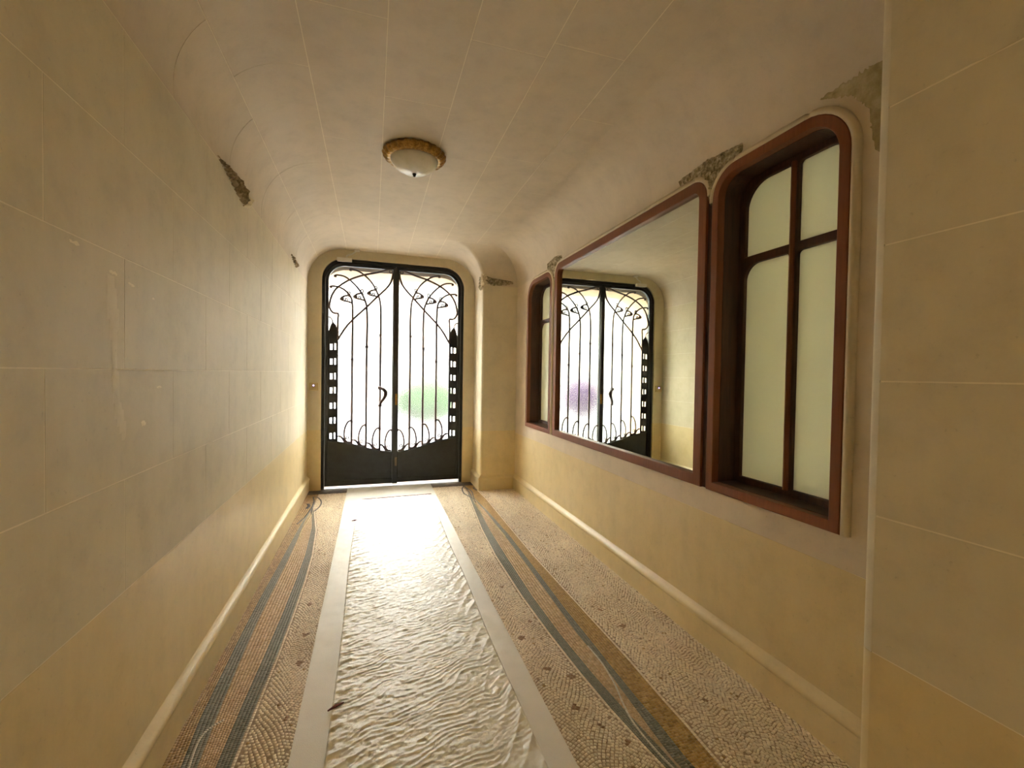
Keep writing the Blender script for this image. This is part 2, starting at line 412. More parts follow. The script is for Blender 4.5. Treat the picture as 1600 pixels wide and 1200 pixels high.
# strip beside the bay
for (a, b_, y0, y1) in ((0.772, XT - RC, YN - RC, YE), (0.772, XP - RC, YB, YP + RC)):
    B().box(a + GAP / 2, b_, y0 + (GAP / 2 if y0 > 0 else 0), y1 - (GAP / 2 if y1 < 5 else 0), ZC, ZC + BT).go('ceiling_panel', 'ceiling_paint', ceil)
for (a, b_) in ((0.772, 1.13), (1.13, XR - RC)):
    course(ceil, YP + RC, YN - RC, 1.9 + (0.5 if a > 1 else 0), 1.1, lambda s, w: block(ceil, (a + GAP / 2, s, ZC), (1, 0, 0), (0, 1, 0), (0, 0, -1), b_ - a - (GAP if a < 1 else GAP / 2), w, 'ceiling_paint'))
RCN = 0.035   # rounded arris of pier and pillar
def chain(c):
    P = [(XT - c, YE)]
    for k in range(5): a = math.pi / 2 * k / 4; P.append((XT - c + RCN - RCN * math.cos(a), YN - c + RCN - RCN * math.sin(a)))
    segs = [P, [P[-1], (XR - c, YN - c)], [(XR - c, YN - c), (XR - c, YP + c)]]
    Q = [(XR - c, YP + c)]
    for k in range(5): a = math.pi / 2 * k / 4; Q.append((XP - c + RCN - RCN * math.sin(a), YP + c - RCN + RCN * math.cos(a)))
    return segs + [Q, [Q[-1], (XP - c, YB)]]
for si in range(5):
    b = B(); rows = []
    for k in range(15):
        z = Z0 + RC * math.sin(math.pi / 2 * k / 14); rows.append([(x, y, z) for x, y in chain(off(z))[si]])
    b.grid(rows); sharp(b.go('cove', 'ceiling_paint', ceil), 50)

# ---- window wall of the bay
W1 = (4.222, 4.985, 0.848, 2.53); MI = (2.028, 4.152, 0.848, 2.555); W2 = (1.257, 1.986, 0.848, 2.545)
holes = [rrect(*[q + s * 0.012 for q, s in zip(W1, (1, -1, 1, -1))], 0.2), rrect(*[q + s * 0.012 for q, s in zip(MI, (1, -1, 1, -1))], 0.10),
         rrect(*[q + s * 0.012 for q, s in zip(W2, (1, -1, 1, -1))], (0.13, 0.20))]
wr = plate_yz('wall_right', [(YP - 0.1, ZDR), (YN + 0.1, ZDR), (YN + 0.1, Z0 + 0.01), (YP - 0.1, Z0 + 0.01)], holes, XR, 0.06, 'sill_paint')
tag(wr, 'beige wall of the bay on the right, pierced by windows and mirror', 'wall', kind='structure')
dr = B().box(XR - 0.002, XR + 0.3, YP - 0.1, YN + 0.1, -0.05, ZDR).go('dado', 'ochre_paint', wr); dr['label'] = 'ochre painted dado'

# ---- near pier and end pillar
def pier_faces(c0): return chain(0)[c0]
wp = B()
wp.box(XP + BT, XR + 0.45, SO1, YP - RCN - 0.002, -0.05, ZC + 0.2).box(XP + BT, XP + 0.45, YB - 0.1, SO0, -0.05, ZC + 0.2).box(XP + BT, XP + 0.45, SO0, SO1, SOZ, ZC + 0.2)
wp = wp.go('wall_pier', 'joint'); tag(wp, 'broad beige pier with rounded edge nearest on the right', 'pier', kind='structure')
arc = chain(0)[3]
for (za, zb, mt, nm) in ((0, ZDL - 0.001, 'ochre_paint', 'dado'), (ZDL, Z0, 'stone_paint', 'rounded_arris')):
    sharp(B().grid([[(x, y, z) for x, y in arc] for z in (za, zb)]).go(nm, mt, wp), 60)
B().box(XP, XP + BT, SO1, YP - RCN, 0, ZDL - 0.001).go('dado', 'ochre_paint', wp)
B().box(XP, XP + BT, YB, SO0, 0, ZDL - 0.001).go('dado', 'ochre_paint', wp)
for i in range(5):
    z0, z1 = COURSES[i], COURSES[i + 1]
    course(wp, SO1, YP - RCN + GAP / 2, -0.1 + 0.36 * (i % 2), 5, lambda s, w: block(wp, (XP, s, z0 + GAP / 2), (0, 1, 0), (0, 0, 1), (-1, 0, 0), w, z1 - z0 - GAP))
B().box(XP, XP + BT, YB, SO0, ZDL, Z0).go('wall_panel', 'stone_paint', wp)
B().box(XP, XP + BT, SO0, SO1, SOZ, Z0).go('wall_panel', 'stone_paint', wp)
B().box(XP, XP + BT, SO1, YP - RCN, 2.505 + GAP / 2, Z0).go('wall_panel', 'stone_paint', wp)

wpl = B(); pts = chain(0)[0] + [(XR + 0.3, YN), (XR + 0.3, YE + 0.02), (XT + 0.02, YE + 0.02)]
n = len(pts)
wpl.add([(x, y, z) for z in (ZDL, Z0 + 0.01) for x, y in pts], [(i, (i + 1) % n, n + (i + 1) % n, n + i) for i in range(n)])
wpl = sharp(wpl.go('wall_pillar', 'stone_paint'), 50)
tag(wpl, 'beige pillar between the iron door and the small window', 'pillar', kind='structure')
b = B().add([(x, y, z) for z in (-0.02, ZDL) for x, y in pts], [(i, (i + 1) % n, n + (i + 1) % n, n + i) for i in range(n)])
sharp(b.go('dado', 'ochre_paint', wpl), 50)

# ---- end wall round the door
DX0, DX1, DZ1, DC = -0.593, 1.157, 2.845, 0.282
dout = rrect(DX0, DX1, 0, DZ1, 0.27)
outer = [(XL - 0.1, ZDL), (DX0, ZDL)] + [p for p in reversed(dout) if p[1] > ZDL] + [(DX1, ZDL), (XR + 0.2, ZDL), (XR + 0.2, ZC + 0.1), (XL - 0.1, ZC + 0.1)]
we = plate_xz('wall_end', outer, [], YE, 0.18, 'stone_paint')
tag(we, 'beige end wall framing the iron street door', 'wall', kind='structure')
for (a, b_) in ((XL - 0.1, DX0), (DX1, XR + 0.2)):
    B().box(a, b_, YE, YE + 0.18, -0.05, ZDL).go('dado', 'ochre_paint', we)
# outer reveal and facade above, on the street side
fo = [(-14, -0.1), (DX0 - 0.02, -0.1)] + [p for p in reversed(rrect(DX0 - 0.02, DX1 + 0.02, -0.1, 2.74, 0.3)) if p[1] > 0] + [(DX1 + 0.02, -0.1), (14, -0.1), (14, 9), (-14, 9)]
fw = plate_xz('wall_front', fo, [], YE + 0.18, 0.65, 'outer_reveal'); tag(fw, 'thick stone street front with arched reveal outside the door', 'wall', kind='structure')

wb = B().box(XL - 0.1, XP + 0.1, YB - 0.12, YB, -0.05, ZC + 0.1).go('wall_back', 'stone_paint')
tag(wb, 'beige back wall closing the passage behind the camera', 'wall', kind='structure')

# ------------------------------------------------------------------ skirtings
def skirting(name, path, label):
    """Skirting with a plain face and a rounded bead on top, swept along a plan path; the room lies on the left of the path."""
    prof_ = [(0.0, -0.01), (0.026, -0.01), (0.026, 0.128), (0.030, 0.134), (0.031, 0.146), (0.027, 0.157), (0.018, 0.166), (0.008, 0.172), (0.0, 0.186)]
    P = [np.array(q, float) for q in path]; rows = []
    nrm = []
    for i in range(len(P) - 1):
        d = P[i + 1] - P[i]; d /= np.linalg.norm(d); nrm.append(np.array([-d[1], d[0]]))
    for i, p in enumerate(P):
        if i == 0: m_ = nrm[0]
        elif i == len(P) - 1: m_ = nrm[-1]
        else: m_ = nrm[i - 1] + nrm[i]; m_ = m_ / (m_ @ nrm[i])
        rows.append([(p[0] + m_[0] * o_, p[1] + m_[1] * o_, z) for o_, z in prof_])
    b = B().grid(rows); k = len(prof_)
    o = sharp(b.go(name, 'ochre_paint'), 30); return tag(o, label, 'skirting', kind='structure')
skirting('baseboard_left', [(XL, YE), (XL, YB)], 'ochre skirting with rounded bead along the left wall')
skirting('baseboard_right', [(XR - 0.002, YP), (XR - 0.002, YN)], 'ochre skirting along the wall under the mirror and windows')
skirting('baseboard_pillar', [(XR, YN), (XT, YN), (XT, YE)], 'ochre skirting stepping round the end pillar')

# ------------------------------------------------------------------ floor
fl = B().add([(XL - 0.1, YB, -0.002), (XR + 0.1, YB, -0.002), (XR + 0.1, 5.70, -0.002), (XL - 0.1, 5.70, -0.002),
              (XL - 0.1, YB, -0.08), (XR + 0.1, YB, -0.08), (XR + 0.1, 5.70, -0.08), (XL - 0.1, 5.70, -0.08)],
             [(0, 1, 2, 3), (4, 7, 6, 5), (0, 4, 5, 1), (1, 5, 6, 2), (2, 6, 7, 3), (3, 7, 4, 0)]).go('floor', 'grout')
tag(fl, 'old mosaic floor with sinuous green and ochre ribbons', 'floor', kind='structure')
B().box(XL, XR, YB, 0.75, -0.002, 0).go('mosaic_field', 'mosaic_far', fl)
th = B().box(XL, XR, 5.702, 6.70, -0.06, 0.0).go('threshold', 'threshold_stone'); tag(th, 'worn dark stone threshold under the iron door', 'threshold', kind='structure')

def fy(tab):
    t = sorted((y, x) for x, y in tab); ys = [a for a, _ in t]; xs = [b for _, b in t]
    return lambda y: np.interp(y, ys, xs)
AL = fy([(1.12, 5.3), (1.09, 4.942), (1.0, 4.054), (0.962, 3.415), (0.955, 2.733), (0.968, 2.292), (0.987, 1.949), (1.010, 1.691), (1.037, 1.486), (1.055, 1.375), (1.14, 0.7)])
AR = fy([(1.135, 5.3), (1.115, 4.75), (1.06, 4.002), (1.035, 3.393), (1.015, 2.715), (1.020, 2.265), (1.038, 1.935), (1.062, 1.675), (1.088, 1.472), (1.10, 1.361), (1.18, 0.7)])
BL = fy([(1.14, 5.3), (1.158, 4.6), (1.156, 3.974), (1.145, 3.314), (1.127, 2.683), (1.114, 2.264), (1.118, 2.092), (1.12, 1.883), (1.113, 1.692), (1.108, 1.546), (1.105, 1.407), (1.185, 0.7)])
BR = fy([(1.145, 5.3), (1.185, 4.528), (1.196, 3.826), (1.179, 3.111), (1.160, 2.541), (1.158, 2.174), (1.155, 1.912), (1.155, 1.713), (1.160, 1.557), (1.156, 1.403), (1.2, 0.7)])
CR = fy([(1.262, 5.42), (1.275, 5.004), (1.256, 4.095), (1.246, 3.34), (1.252, 2.758), (1.258, 2.36), (1.264, 1.983), (1.258, 1.667), (1.26, 1.548), (1.254, 1.315), (1.25, 0.7)])
b1L = fy([(-0.640, 0.7), (-0.655, 1.88), (-0.672, 2.132), (-0.674, 2.409), (-0.676, 2.778), (-0.672, 3.144), (-0.658, 3.626), (-0.644, 4.219), (-0.632, 4.7), (-0.60, 5.1)])
b1R = fy([(-0.580, 0.7), (-0.598, 1.865), (-0.610, 2.161), (-0.618, 2.496), (-0.621, 2.843), (-0.616, 3.231), (-0.606, 3.753), (-0.604, 4.207), (-0.612, 4.7), (-0.595, 5.1)])
b2L = fy([(-0.57, 0.7), (-0.534, 1.846), (-0.526, 2.168), (-0.513, 2.509), (-0.500, 2.929), (-0.494, 3.358), (-0.494, 3.823), (-0.524, 4.472), (-0.583, 4.986), (-0.59, 5.1)])
b2R = fy([(-0.52, 0.7), (-0.482, 1.831), (-0.468, 2.152), (-0.452, 2.491), (-0.442, 2.913), (-0.438, 3.343), (-0.446, 3.81), (-0.484, 4.39), (-0.566, 4.981), (-0.585, 5.1)])
RUNL, RUNR = -0.281, 0.741
cst = lambda v: (lambda y: np.full_like(np.asarray(y, float), v))
GREEN = [(0.190, 0.188, 0.125), (0.230, 0.225, 0.155)]
PINK = [(0.60, 0.41, 0.20), (0.52, 0.34, 0.15), (0.66, 0.47, 0.25)]
OCHRE = [(0.46, 0.28, 0.065), (0.39, 0.23, 0.05), (0.52, 0.33, 0.10)]
FIELD = [(0.86, 0.73, 0.52), (0.81, 0.67, 0.46), (0.89, 0.77, 0.56)]
BROWN = [(0.46, 0.29, 0.10), (0.36, 0.22, 0.075), (0.54, 0.36, 0.15)]
TS = 0.0145
T = []   # tesserae: centre x, y, half-size a, b, angle, colour, tilt
def pick(cols, n): return np.array(cols)[rng.integers(0, len(cols), n)] * rng.uniform(0.9, 1.1, (n, 1))
def put(x, y, a, b, ang, col): T.append((x, y, a, b, ang, col))
def ribbon(e0, e1, cols, y0, y1, size, gap):
    ys = np.arange(y0, y1, size); 
    k = max(1, int(round(float(np.mean(e1(ys) - e0(ys))) / size)))
    for j in range(k):
        yy = ys + rng.uniform(-0.3, 0.3) * size + rng.normal(0, 0.0008, len(ys))
        wdt = (e1(yy) - e0(yy)) / k; ok = wdt > 0.003
        xx = e0(yy) + wdt * (j + 0.5); ang = -np.arctan((e0(yy + 0.02) + e1(yy + 0.02) - e0(yy - 0.02) - e1(yy - 0.02)) / 0.08)
        put(xx[ok], yy[ok], np.maximum(wdt[ok] / 2 - gap, 0.001), np.full(ok.sum(), size / 2 - gap), ang[ok], pick(cols, int(ok.sum())))
SPOT = [(0.86, 2.9), (0.90, 2.45), (0.84, 2.02), (0.93, 1.93), (0.86, 1.75), (0.98, 1.52), (0.88, 3.6), (0.83, 4.3), (0.92, 1.62), (0.80, 2.3),
        (-0.33, 2.03), (-0.33, 2.4), (-0.36, 3.0), (-0.40, 3.9), (-0.34, 2.65), (1.45, 1.62), (1.40, 2.25), (1.36, 2.45)]
def field(e0, e1, y0, y1, x0, x1, amp, lam, bord0, bord1, roughness):
    """Fan-laid ground: rows bent into arcs, cut by the ribbon edges."""
    nx = int((x1 - x0) / TS) + 2; ny = int((y1 - y0) / TS) + 12
    gx, gy = np.meshgrid(np.arange(nx) * TS + x0, np.arange(-6, ny) * TS + y0)
    gx = gx + (np.arange(gx.shape[0])[:, None] % 2) * TS * 0.5
    def warp(x, y):
        w = amp * np.sin(2 * math.pi * (x - x0) / lam + 1.5 * np.sin(y * 3.0)) + 0.05 * (vnoise(x * 5, y * 5, 3) - 0.5)
        return x + 0.03 * (vnoise(x * 6 + 9, y * 4, 5) - 0.5), y + w
    X, Y = warp(gx, gy); X2, Y2 = warp(gx + 0.004, gy)
    A = np.arctan2(Y2 - Y, X2 - X)
    X = (X + rng.normal(0, 0.0011 * roughness, X.shape)).ravel(); Y = (Y + rng.normal(0, 0.0011 * roughness, Y.shape)).ravel(); A = (np.clip(A, -0.7, 0.7) + rng.normal(0, 0.06 * roughness, A.shape)).ravel()
    ok = (X > e0(Y) + bord0 + 0.004) & (X < e1(Y) - bord1 - 0.004) & (Y > y0) & (Y < y1) & (rng.random(X.shape) > 0.006 * roughness)
    X, Y, A = X[ok], Y[ok], A[ok]; c = pick(FIELD, len(X)); n_ = len(X)
    tone = 0.9 + 0.2 * vnoise(X * 3, Y * 2, 11); c *= tone[:, None]
    odd = rng.random(n_) < 0.006; c[odd] = pick(BROWN, int(odd.sum()))
    for sx, sy in SPOT:
        m_ = (X - sx) ** 2 + ((Y - sy) * 0.9) ** 2 < rng.uniform(0.010, 0.019) ** 2; c[m_] = pick([(0.33, 0.19, 0.09), (0.38, 0.22, 0.11)], int(m_.sum()))
    hs = TS / 2 - 0.0012
    ca = np.cos(A)
    put(X, Y, (TS / 2 / ca - 0.0009) * rng.uniform(0.86, 1.02, n_), (TS / 2 * ca - 0.0009) * rng.uniform(0.86, 1.02, n_), A, c)
    for e, s_, w_ in ((e0, 1, bord0), (e1, -1, bord1)):
        if w_ > 0:
            ys = np.arange(y0, y1, TS); xs = e(ys) + s_ * w_ / 2
            put(xs, ys, np.full(len(ys), w_ / 2 - 0.001), np.full(len(ys), TS / 2 - 0.001), -np.arctan((e(ys + .02) - e(ys - .02)) / .04), pick(FIELD, len(ys)) * 1.05)
YM0, YM1 = 0.75, 5.69
field(cst(RUNR - 0.03), AL, YM0, 5.30, RUNR - 0.03, 1.16, 0.022, 0.24, 0, 0.013, 1.0)
field(cst(RUNR - 0.03), cst(1.13), 5.30, YM1, RUNR - 0.03, 1.16, 0.022, 0.24, 0, 0, 1.0)
ribbon(AL, AR, GREEN, YM0, 5.30, 0.011, 0.0003); ribbon(AR, BL, PINK, YM0, 5.28, 0.012, 0.0006)
ribbon(BL, BR, GREEN, YM0, 5.30, 0.011, 0.0003); ribbon(BR, CR, OCHRE, YM0, 5.42, 0.012, 0.0004)
ribbon(cst(1.13), CR, OCHRE, 5.42, YM1, 0.012, 0.0005)
field(CR, cst(XR), YM0, YN, 1.24, XR + 0.02, 0.014, 0.17, 0.014, 0, 1.25)
ribbon(cst(XL), b1L, BROWN, YM0, 5.12, 0.013, 0.0007); ribbon(b1L, b1R, GREEN, YM0, 5.12, 0.011, 0.0003)
ribbon(b1R, b2L, PINK, YM0, 5.1, 0.012, 0.0006); ribbon(b2L, b2R, GREEN, YM0, 5.12, 0.011, 0.0003)
ribbon(cst(XL), cst(-0.6), BROWN, 5.12, YM1, 0.013, 0.0007)
field(b2R, cst(RUNL + 0.03), YM0, 5.12, -0.62, RUNL + 0.04, 0.022, 0.21, 0.013, 0, 1.0)
field(cst(-0.595), cst(RUNL + 0.03), 5.12, YM1, -0.62, RUNL + 0.04, 0.022, 0.21, 0, 0, 1.0)

def tess_mesh(name, parts, z, label=None):
    x, y, a, b, g = (np.concatenate([p[i] for p in parts]) for i in range(5)); c = np.concatenate([p[5] for p in parts])
    n_ = len(x); cg, sg = np.cos(g), np.sin(g)
    V = np.zeros((n_, 8, 3)); dz = rng.normal(0, 0.00025, n_); tx = rng.normal(0, 0.012, n_); ty = rng.normal(0, 0.012, n_)
    for k, (su, sv) in enumerate(((-1, -1), (1, -1), (1, 1), (-1, 1))):
        for lvl, ins in ((0, 0.0), (1, 0.0007)):
            u = su * np.maximum(a - ins, 0.0004); v = sv * np.maximum(b - ins, 0.0004)
            V[:, k + 4 * lvl, 0] = x + cg * u - sg * v; V[:, k + 4 * lvl, 1] = y + sg * u + cg * v
            V[:, k + 4 * lvl, 2] = (z - 0.003) if lvl == 0 else z + dz + tx * u + ty * v
    base = np.array([[4, 5, 6, 7], [0, 1, 5, 4], [1, 2, 6, 5], [2, 3, 7, 6], [3, 0, 4, 7]])
    Fc = (base[None] + 8 * np.arange(n_)[:, None, None]).reshape(-1, 4)
    me = bpy.data.meshes.new(name); me.vertices.add(n_ * 8); me.vertices.foreach_set('co', V.ravel())
    me.loops.add(len(Fc) * 4); me.loops.foreach_set('vertex_index', Fc.ravel().astype(np.int32))
    me.polygons.add(len(Fc)); me.polygons.foreach_set('loop_start', np.arange(0, len(Fc) * 4, 4, dtype=np.int32)); me.polygons.foreach_set('loop_total', np.full(len(Fc), 4, dtype=np.int32))
    me.update(); me.validate()
    at = me.color_attributes.new('tint', 'FLOAT_COLOR', 'POINT')
    cc = np.ones((n_ * 8, 4), dtype=np.float32); cc[:, :3] = np.repeat(np.clip(c, 0, 1), 8, axis=0); at.data.foreach_set('color', cc.ravel())
    me.materials.append(MATS['tessera'])
    o = bpy.data.objects.new(name, me); COL.objects.link(o); o.parent = fl; o.location = -fl.location; o['kind'] = 'stuff'
    if label: o['label'] = label
    return o
tess_mesh('tesserae', T, 0.0, 'small stone tesserae laid in fans and ribbons')
# thin whiplash lines inlaid over the ribbons
def inlay(pts, w, cols, z=0.0012):
    P = np.array(spline(pts, 14)); d = np.linalg.norm(np.diff(P, axis=0), axis=1); s = np.concatenate([[0], np.cumsum(d)])
    q = np.arange(0, s[-1], 0.010); X = np.interp(q, s, P[:, 0]); Y = np.interp(q, s, P[:, 1])
    A = np.arctan2(np.gradient(Y), np.gradient(X)); k = len(q)
    return (X, Y, np.full(k, 0.0047), np.full(k, w / 2), A, pick(cols, k))
WHITE = [(0.72, 0.66, 0.5), (0.66, 0.6, 0.45)]; DARK = [(0.10, 0.09, 0.07), (0.14, 0.12, 0.09)]; STRAW = [(0.55, 0.42, 0.18), (0.6, 0.47, 0.22)]
tess_mesh('inlay_lines', [
    inlay([(1.119, 2.13), (1.121, 1.985), (1.104, 1.83), (1.078, 1.72), (1.058, 1.60), (1.066, 1.45), (1.10, 1.25)], 0.009, WHITE),
    inlay([(-0.618, 1.80), (-0.634, 1.95), (-0.632, 2.02), (-0.612, 2.06), (-0.575, 2.09)], 0.010, WHITE),
    inlay([(1.15, 5.2), (1.12, 4.9), (1.105, 4.55), (1.135, 4.25), (1.15, 4.0), (1.152, 3.8)], 0.013, STRAW),
    inlay([(-0.575, 5.0), (-0.585, 4.75), (-0.60, 4.5), (-0.60, 4.3), (-0.58, 4.25)], 0.013, STRAW),
    inlay([(1.148, 5.68), (1.094, 5.52), (1.078, 5.31), (1.108, 5.18), (1.132, 5.08), (1.128, 4.9)], 0.016, DARK),
    inlay([(1.13, 5.0), (1.185, 5.376), (1.16, 5.55), (1.148, 5.68)], 0.016, DARK),
    inlay([(1.135, 5.1), (1.15, 5.35), (1.15, 5.6)], 0.014, DARK), inlay([(1.26, 5.42), (1.245, 5.5), (1.25, 5.57)], 0.022, DARK),
    inlay([(-0.64, 5.58), (-0.585, 5.54), (-0.535, 5.38), (-0.525, 5.20), (-0.553, 5.04), (-0.585, 4.95)], 0.016, DARK),
    inlay([(-0.575, 4.9), (-0.60, 5.15), (-0.61, 5.4), (-0.64, 5.58)], 0.018, DARK),
    inlay([(-0.60, 5.3), (-0.612, 4.98), (-0.635, 4.78), (-0.67, 4.62)], 0.015, DARK),
    inlay([(-0.66, 5.30), (-0.64, 5.22), (-0.65, 5.12)], 0.03, [(0.03, 0.03, 0.03)]),
], 0.0012, 'whiplash lines of dark and pale tesserae')

# ------------------------------------------------------------------ floor runner
run = empty('protective_runner', ((RUNL + RUNR) / 2, 3.0, 0.0))
tag(run, 'off-white protective runner with crumpled film down the passage floor', 'floor runner')
xs = np.linspace(RUNL, RUNR, 60); ys = np.linspace(0.3, 5.86, 260); gx, gy = np.meshgrid(xs, ys)
edge = 0.004 * (vnoise(gx * 0 + 3.3, gy * 2.2, 8) - 0.5)
gz = 0.0035 + 0.0022 * vnoise(gx * 26, gy * 26, 21) + 0.004 * np.clip((gy - 5.68) / 0.2, 0, 1)
und = B().grid([[(gx[i, j] + edge[i, j], gy[i, j], gz[i, j]) for j in range(60)] for i in range(260)])
und.go('underlay', 'runner_fleece', run, True)
FY0, FY1 = 0.3, 5.315
ny, nx = 1150, 150
v = np.linspace(0, 1, ny)[:, None]; u = np.linspace(0, 1, nx)[None, :]
Y = FY0 + (FY1 - FY0) * v + 0.04 * u * v; xl_ = -0.153 + 0.004 * np.sin(Y * 3.1) + 0.02 * np.clip((Y - 4.4) / 0.9, 0, 1); xr_ = 0.628 + 0.008 * (Y - 1.5) + 0.004 * np.sin(Y * 4.3 + 1)
X = xl_ + (xr_ - xl_) * u + 0 * Y; W = xr_ - xl_; du = X - xl_; dv = xr_ - X
def ridge(p): return (1 - np.abs(2 * (p - np.floor(p)) - 1)) ** 2.2
wv = 0.25 * vnoise(X * 7, Y * 3, 31)
pres = 0.35 + 0.65 * vnoise(X * 0, Y * 1.4, 77)
h = 0.0145 * ridge((Y - 0.75 * du + 0.5 * du * du) / 0.072 + 1.4 * wv * 3) * np.exp(-du / 0.15) * pres
h += 0.011 * ridge((Y + 1.9 * dv) / 0.135 + 2.0 * wv) * np.exp(-dv / 0.10) * (0.4 + 0.6 * vnoise(X * 0, Y * 1.8, 78))
h += 0.0036 * ridge((Y - 0.35 * X + 0.045 * vnoise(X * 11, Y * 9, 44)) / 0.026 + 2.2 * vnoise(X * 9, Y * 11, 45)) * (0.15 + 0.85 * vnoise(X * 14, Y * 12, 46))
h += 0.0040 * (vnoise(X * 42, Y * 60, 51)) + 0.0022 * vnoise(X * 85, Y * 110, 52)
fade = np.clip(np.minimum(np.minimum(du, dv) / 0.004, (FY1 - Y + 0.04) / 0.01), 0, 1)
Z = 0.0072 + h * fade * (1 - 0.45 * np.clip((Y - 3.2) / 2.0, 0, 1))
film = B().grid(np.stack([X, Y + 0 * X, Z], -1).tolist())
fo_ = film.go('film', 'runner_film', run, True); fo_['label'] = 'crumpled translucent film'
b = B()
b.add([(-0.10, 5.298, 0.008), (0.688, 5.349, 0.008), (0.688, 5.362, 0.014), (-0.10, 5.308, 0.014), (-0.10, 5.318, 0.006), (0.688, 5.375, 0.006)], [(0, 1, 2, 3), (3, 2, 5, 4)])
b.go('folded_edge', 'dark_red_edge', run)
for (px, py, l_, a_) in ((-0.137, 2.02, 0.035, 0.5), (-0.15, 4.55, 0.028, 0.2)):
    tube('torn_spot', [(px - l_ * math.cos(a_), py - l_ * math.sin(a_), 0.014), (px, py, 0.017), (px + l_ * math.cos(a_), py + l_ * math.sin(a_), 0.014)], [0.003, 0.007, 0.003], 'dark_red_edge', fo_, 6)

# ------------------------------------------------------------------ iron street door
door = empty('door_1', (DC, YD, 0))
tag(door, 'black wrought-iron double door with frosted glass and whiplash scrolls', 'door', kind='structure')
plate_xz('door_frame', rrect(DX0, DX1, 0.0, DZ1, 0.27), [rrect(DX0 + 0.036, DX1 - 0.036, 0.001, DZ1 - 0.036, 0.236)], YD - 0.03, 0.08, 'iron', door, 0.004)
def leaf(sgn):
    mx = (lambda x: x) if sgn > 0 else (lambda x: 2 * DC - x)
    fx = lambda pts: [(mx(x), z) for x, z in pts]
    p3 = lambda pts, y=YD - 0.004: [(mx(x), y, z) for x, z in pts]
    x0, x1 = DX0 + 0.039, DC - 0.003
    oz = lambda r_, a, b, c, d: fx(rrect(a, b, c, d, (r_, 0.0)))
    zb = 0.032 if sgn > 0 else 0.040
    lf = plate_xz('door_leaf', oz(0.232, x0, x1, zb, DZ1 - 0.04), [oz(0.19, x0 + 0.036, x1 - 0.036, 0.10, DZ1 - 0.082)], YD - 0.022, 0.05, 'iron', door, 0.004)
    lf['label'] = 'leaf with the pull handle' if sgn > 0 else 'leaf without handle'
    xi, xo = x0 + 0.034, x1 - 0.034      # opening
    # glass behind the scrolls
    g = plate_xz('glass_pane', oz(0.2, xi - 0.01, xo + 0.01, 0.38, DZ1 - 0.07), [], YD + 0.008, 0.006, 'frosted_glass', lf)
    # kick panel with a sagging top edge
    top = spline([(xi - 0.012, 0.598), (-0.42, 0.585), (-0.236, 0.549), (-0.078, 0.501), (0.09, 0.457), (xo + 0.012, 0.432)], 6)
    plate_xz('kick_panel', fx([(xi - 0.012, 0.06), (xo + 0.012, 0.06)] + [tuple(p) for p in reversed(top)]), [], YD - 0.014, 0.03, 'iron', lf)
    tube('kick_moulding', p3([tuple(p) for p in top], YD - 0.016), 0.009, 'iron', lf, 6)
    # pierced side plate
    hl = []
    for i, z in enumerate((0.658, 0.849, 1.032, 1.222, 1.397, 1.579, 1.761)):
        hl.append(fx([(-0.499, z - 0.036), (-0.470, z - 0.036), (-0.470, z + 0.036), (-0.499, z + 0.036)]))
        hl.append(fx([(-0.449, z - 0.036), (-0.431, z - 0.036), (-0.431, z + 0.042), (-0.449, z + 0.042)]))
    po = [(xi - 0.01, 0.56), (-0.412, 0.56), (-0.412, 1.87), (-0.420, 1.985), (-0.434, 2.035), (-0.455, 2.055), (-0.468, 2.072), (-0.484, 2.05), (-0.497, 2.02), (-0.512, 1.966), (xi - 0.01, 1.95)]
    plate_xz('pierced_plate', fx(po), hl, YD - 0.012, 0.012, 'iron', lf)
    tube('plate_edge', p3([(-0.412, 0.56), (-0.412, 1.2), (-0.412, 1.87)]), 0.009, 'iron', lf, 6)
    tube('scroll', p3(spline([(-0.522, 2.128), (-0.495, 2.119), (-0.476, 2.09), (-0.468, 2.05)], 6)), 0.008, 'iron_flare', lf, 6)
    # bars that bend over at the top, with a collar and a small end curl
    bars = [(-0.241, 0.54, 1.605, [(-0.240, 1.9), (-0.239, 2.092), (-0.244, 2.293), (-0.256, 2.367), (-0.290, 2.425), (-0.348, 2.477), (-0.405, 2.500), (-0.468, 2.508), (-0.497, 2.503), (-0.497, 2.492), (-0.48, 2.49)]),
            (-0.070, 0.49, 1.772, [(-0.068, 1.9), (-0.067, 2.1), (-0.076, 2.281), (-0.104, 2.377), (-0.156, 2.471), (-0.218, 2.545), (-0.280, 2.600), (-0.343, 2.637), (-0.411, 2.648), (-0.450, 2.640), (-0.448, 2.627), (-0.43, 2.628)]),
            (0.097, 0.44, 1.923, [(0.098, 1.95), (0.099, 2.109), (0.091, 2.314), (0.066, 2.428), (0.012, 2.540), (-0.046, 2.618), (-0.115, 2.678), (-0.185, 2.716), (-0.255, 2.733), (-0.275, 2.727), (-0.272, 2.716), (-0.255, 2.717)])]
    for bx, bz, cz, up in bars:
        straight = [(bx, bz + (up[0][1] - bz) * k / 4) for k in range(4)]
        crv = [tuple(p) for p in spline(up, 6)]; pts = straight + crv
        rr = [0.0135] * len(straight) + [0.0135 - 0.003 * min(1, max(0, (p[1] - 2.15) / 0.4)) for p in crv]
        b_ = tube('bar', p3(pts), rr, 'iron_flare', lf, 8)
        V, F = lathe((0, 0, 0), [(0.0, -0.035), (0.013, -0.03), (0.013, -0.012), (0.021, -0.004), (0.021, 0.010), (0.013, 0.018), (0.012, 0.03), (0.0, 0.034)], 12)
        sharp(mk('collar', [(mx(bx) + q[0], YD - 0.004 + q[1], cz + q[2]) for q in V], F, 'iron_flare', lf), 50)
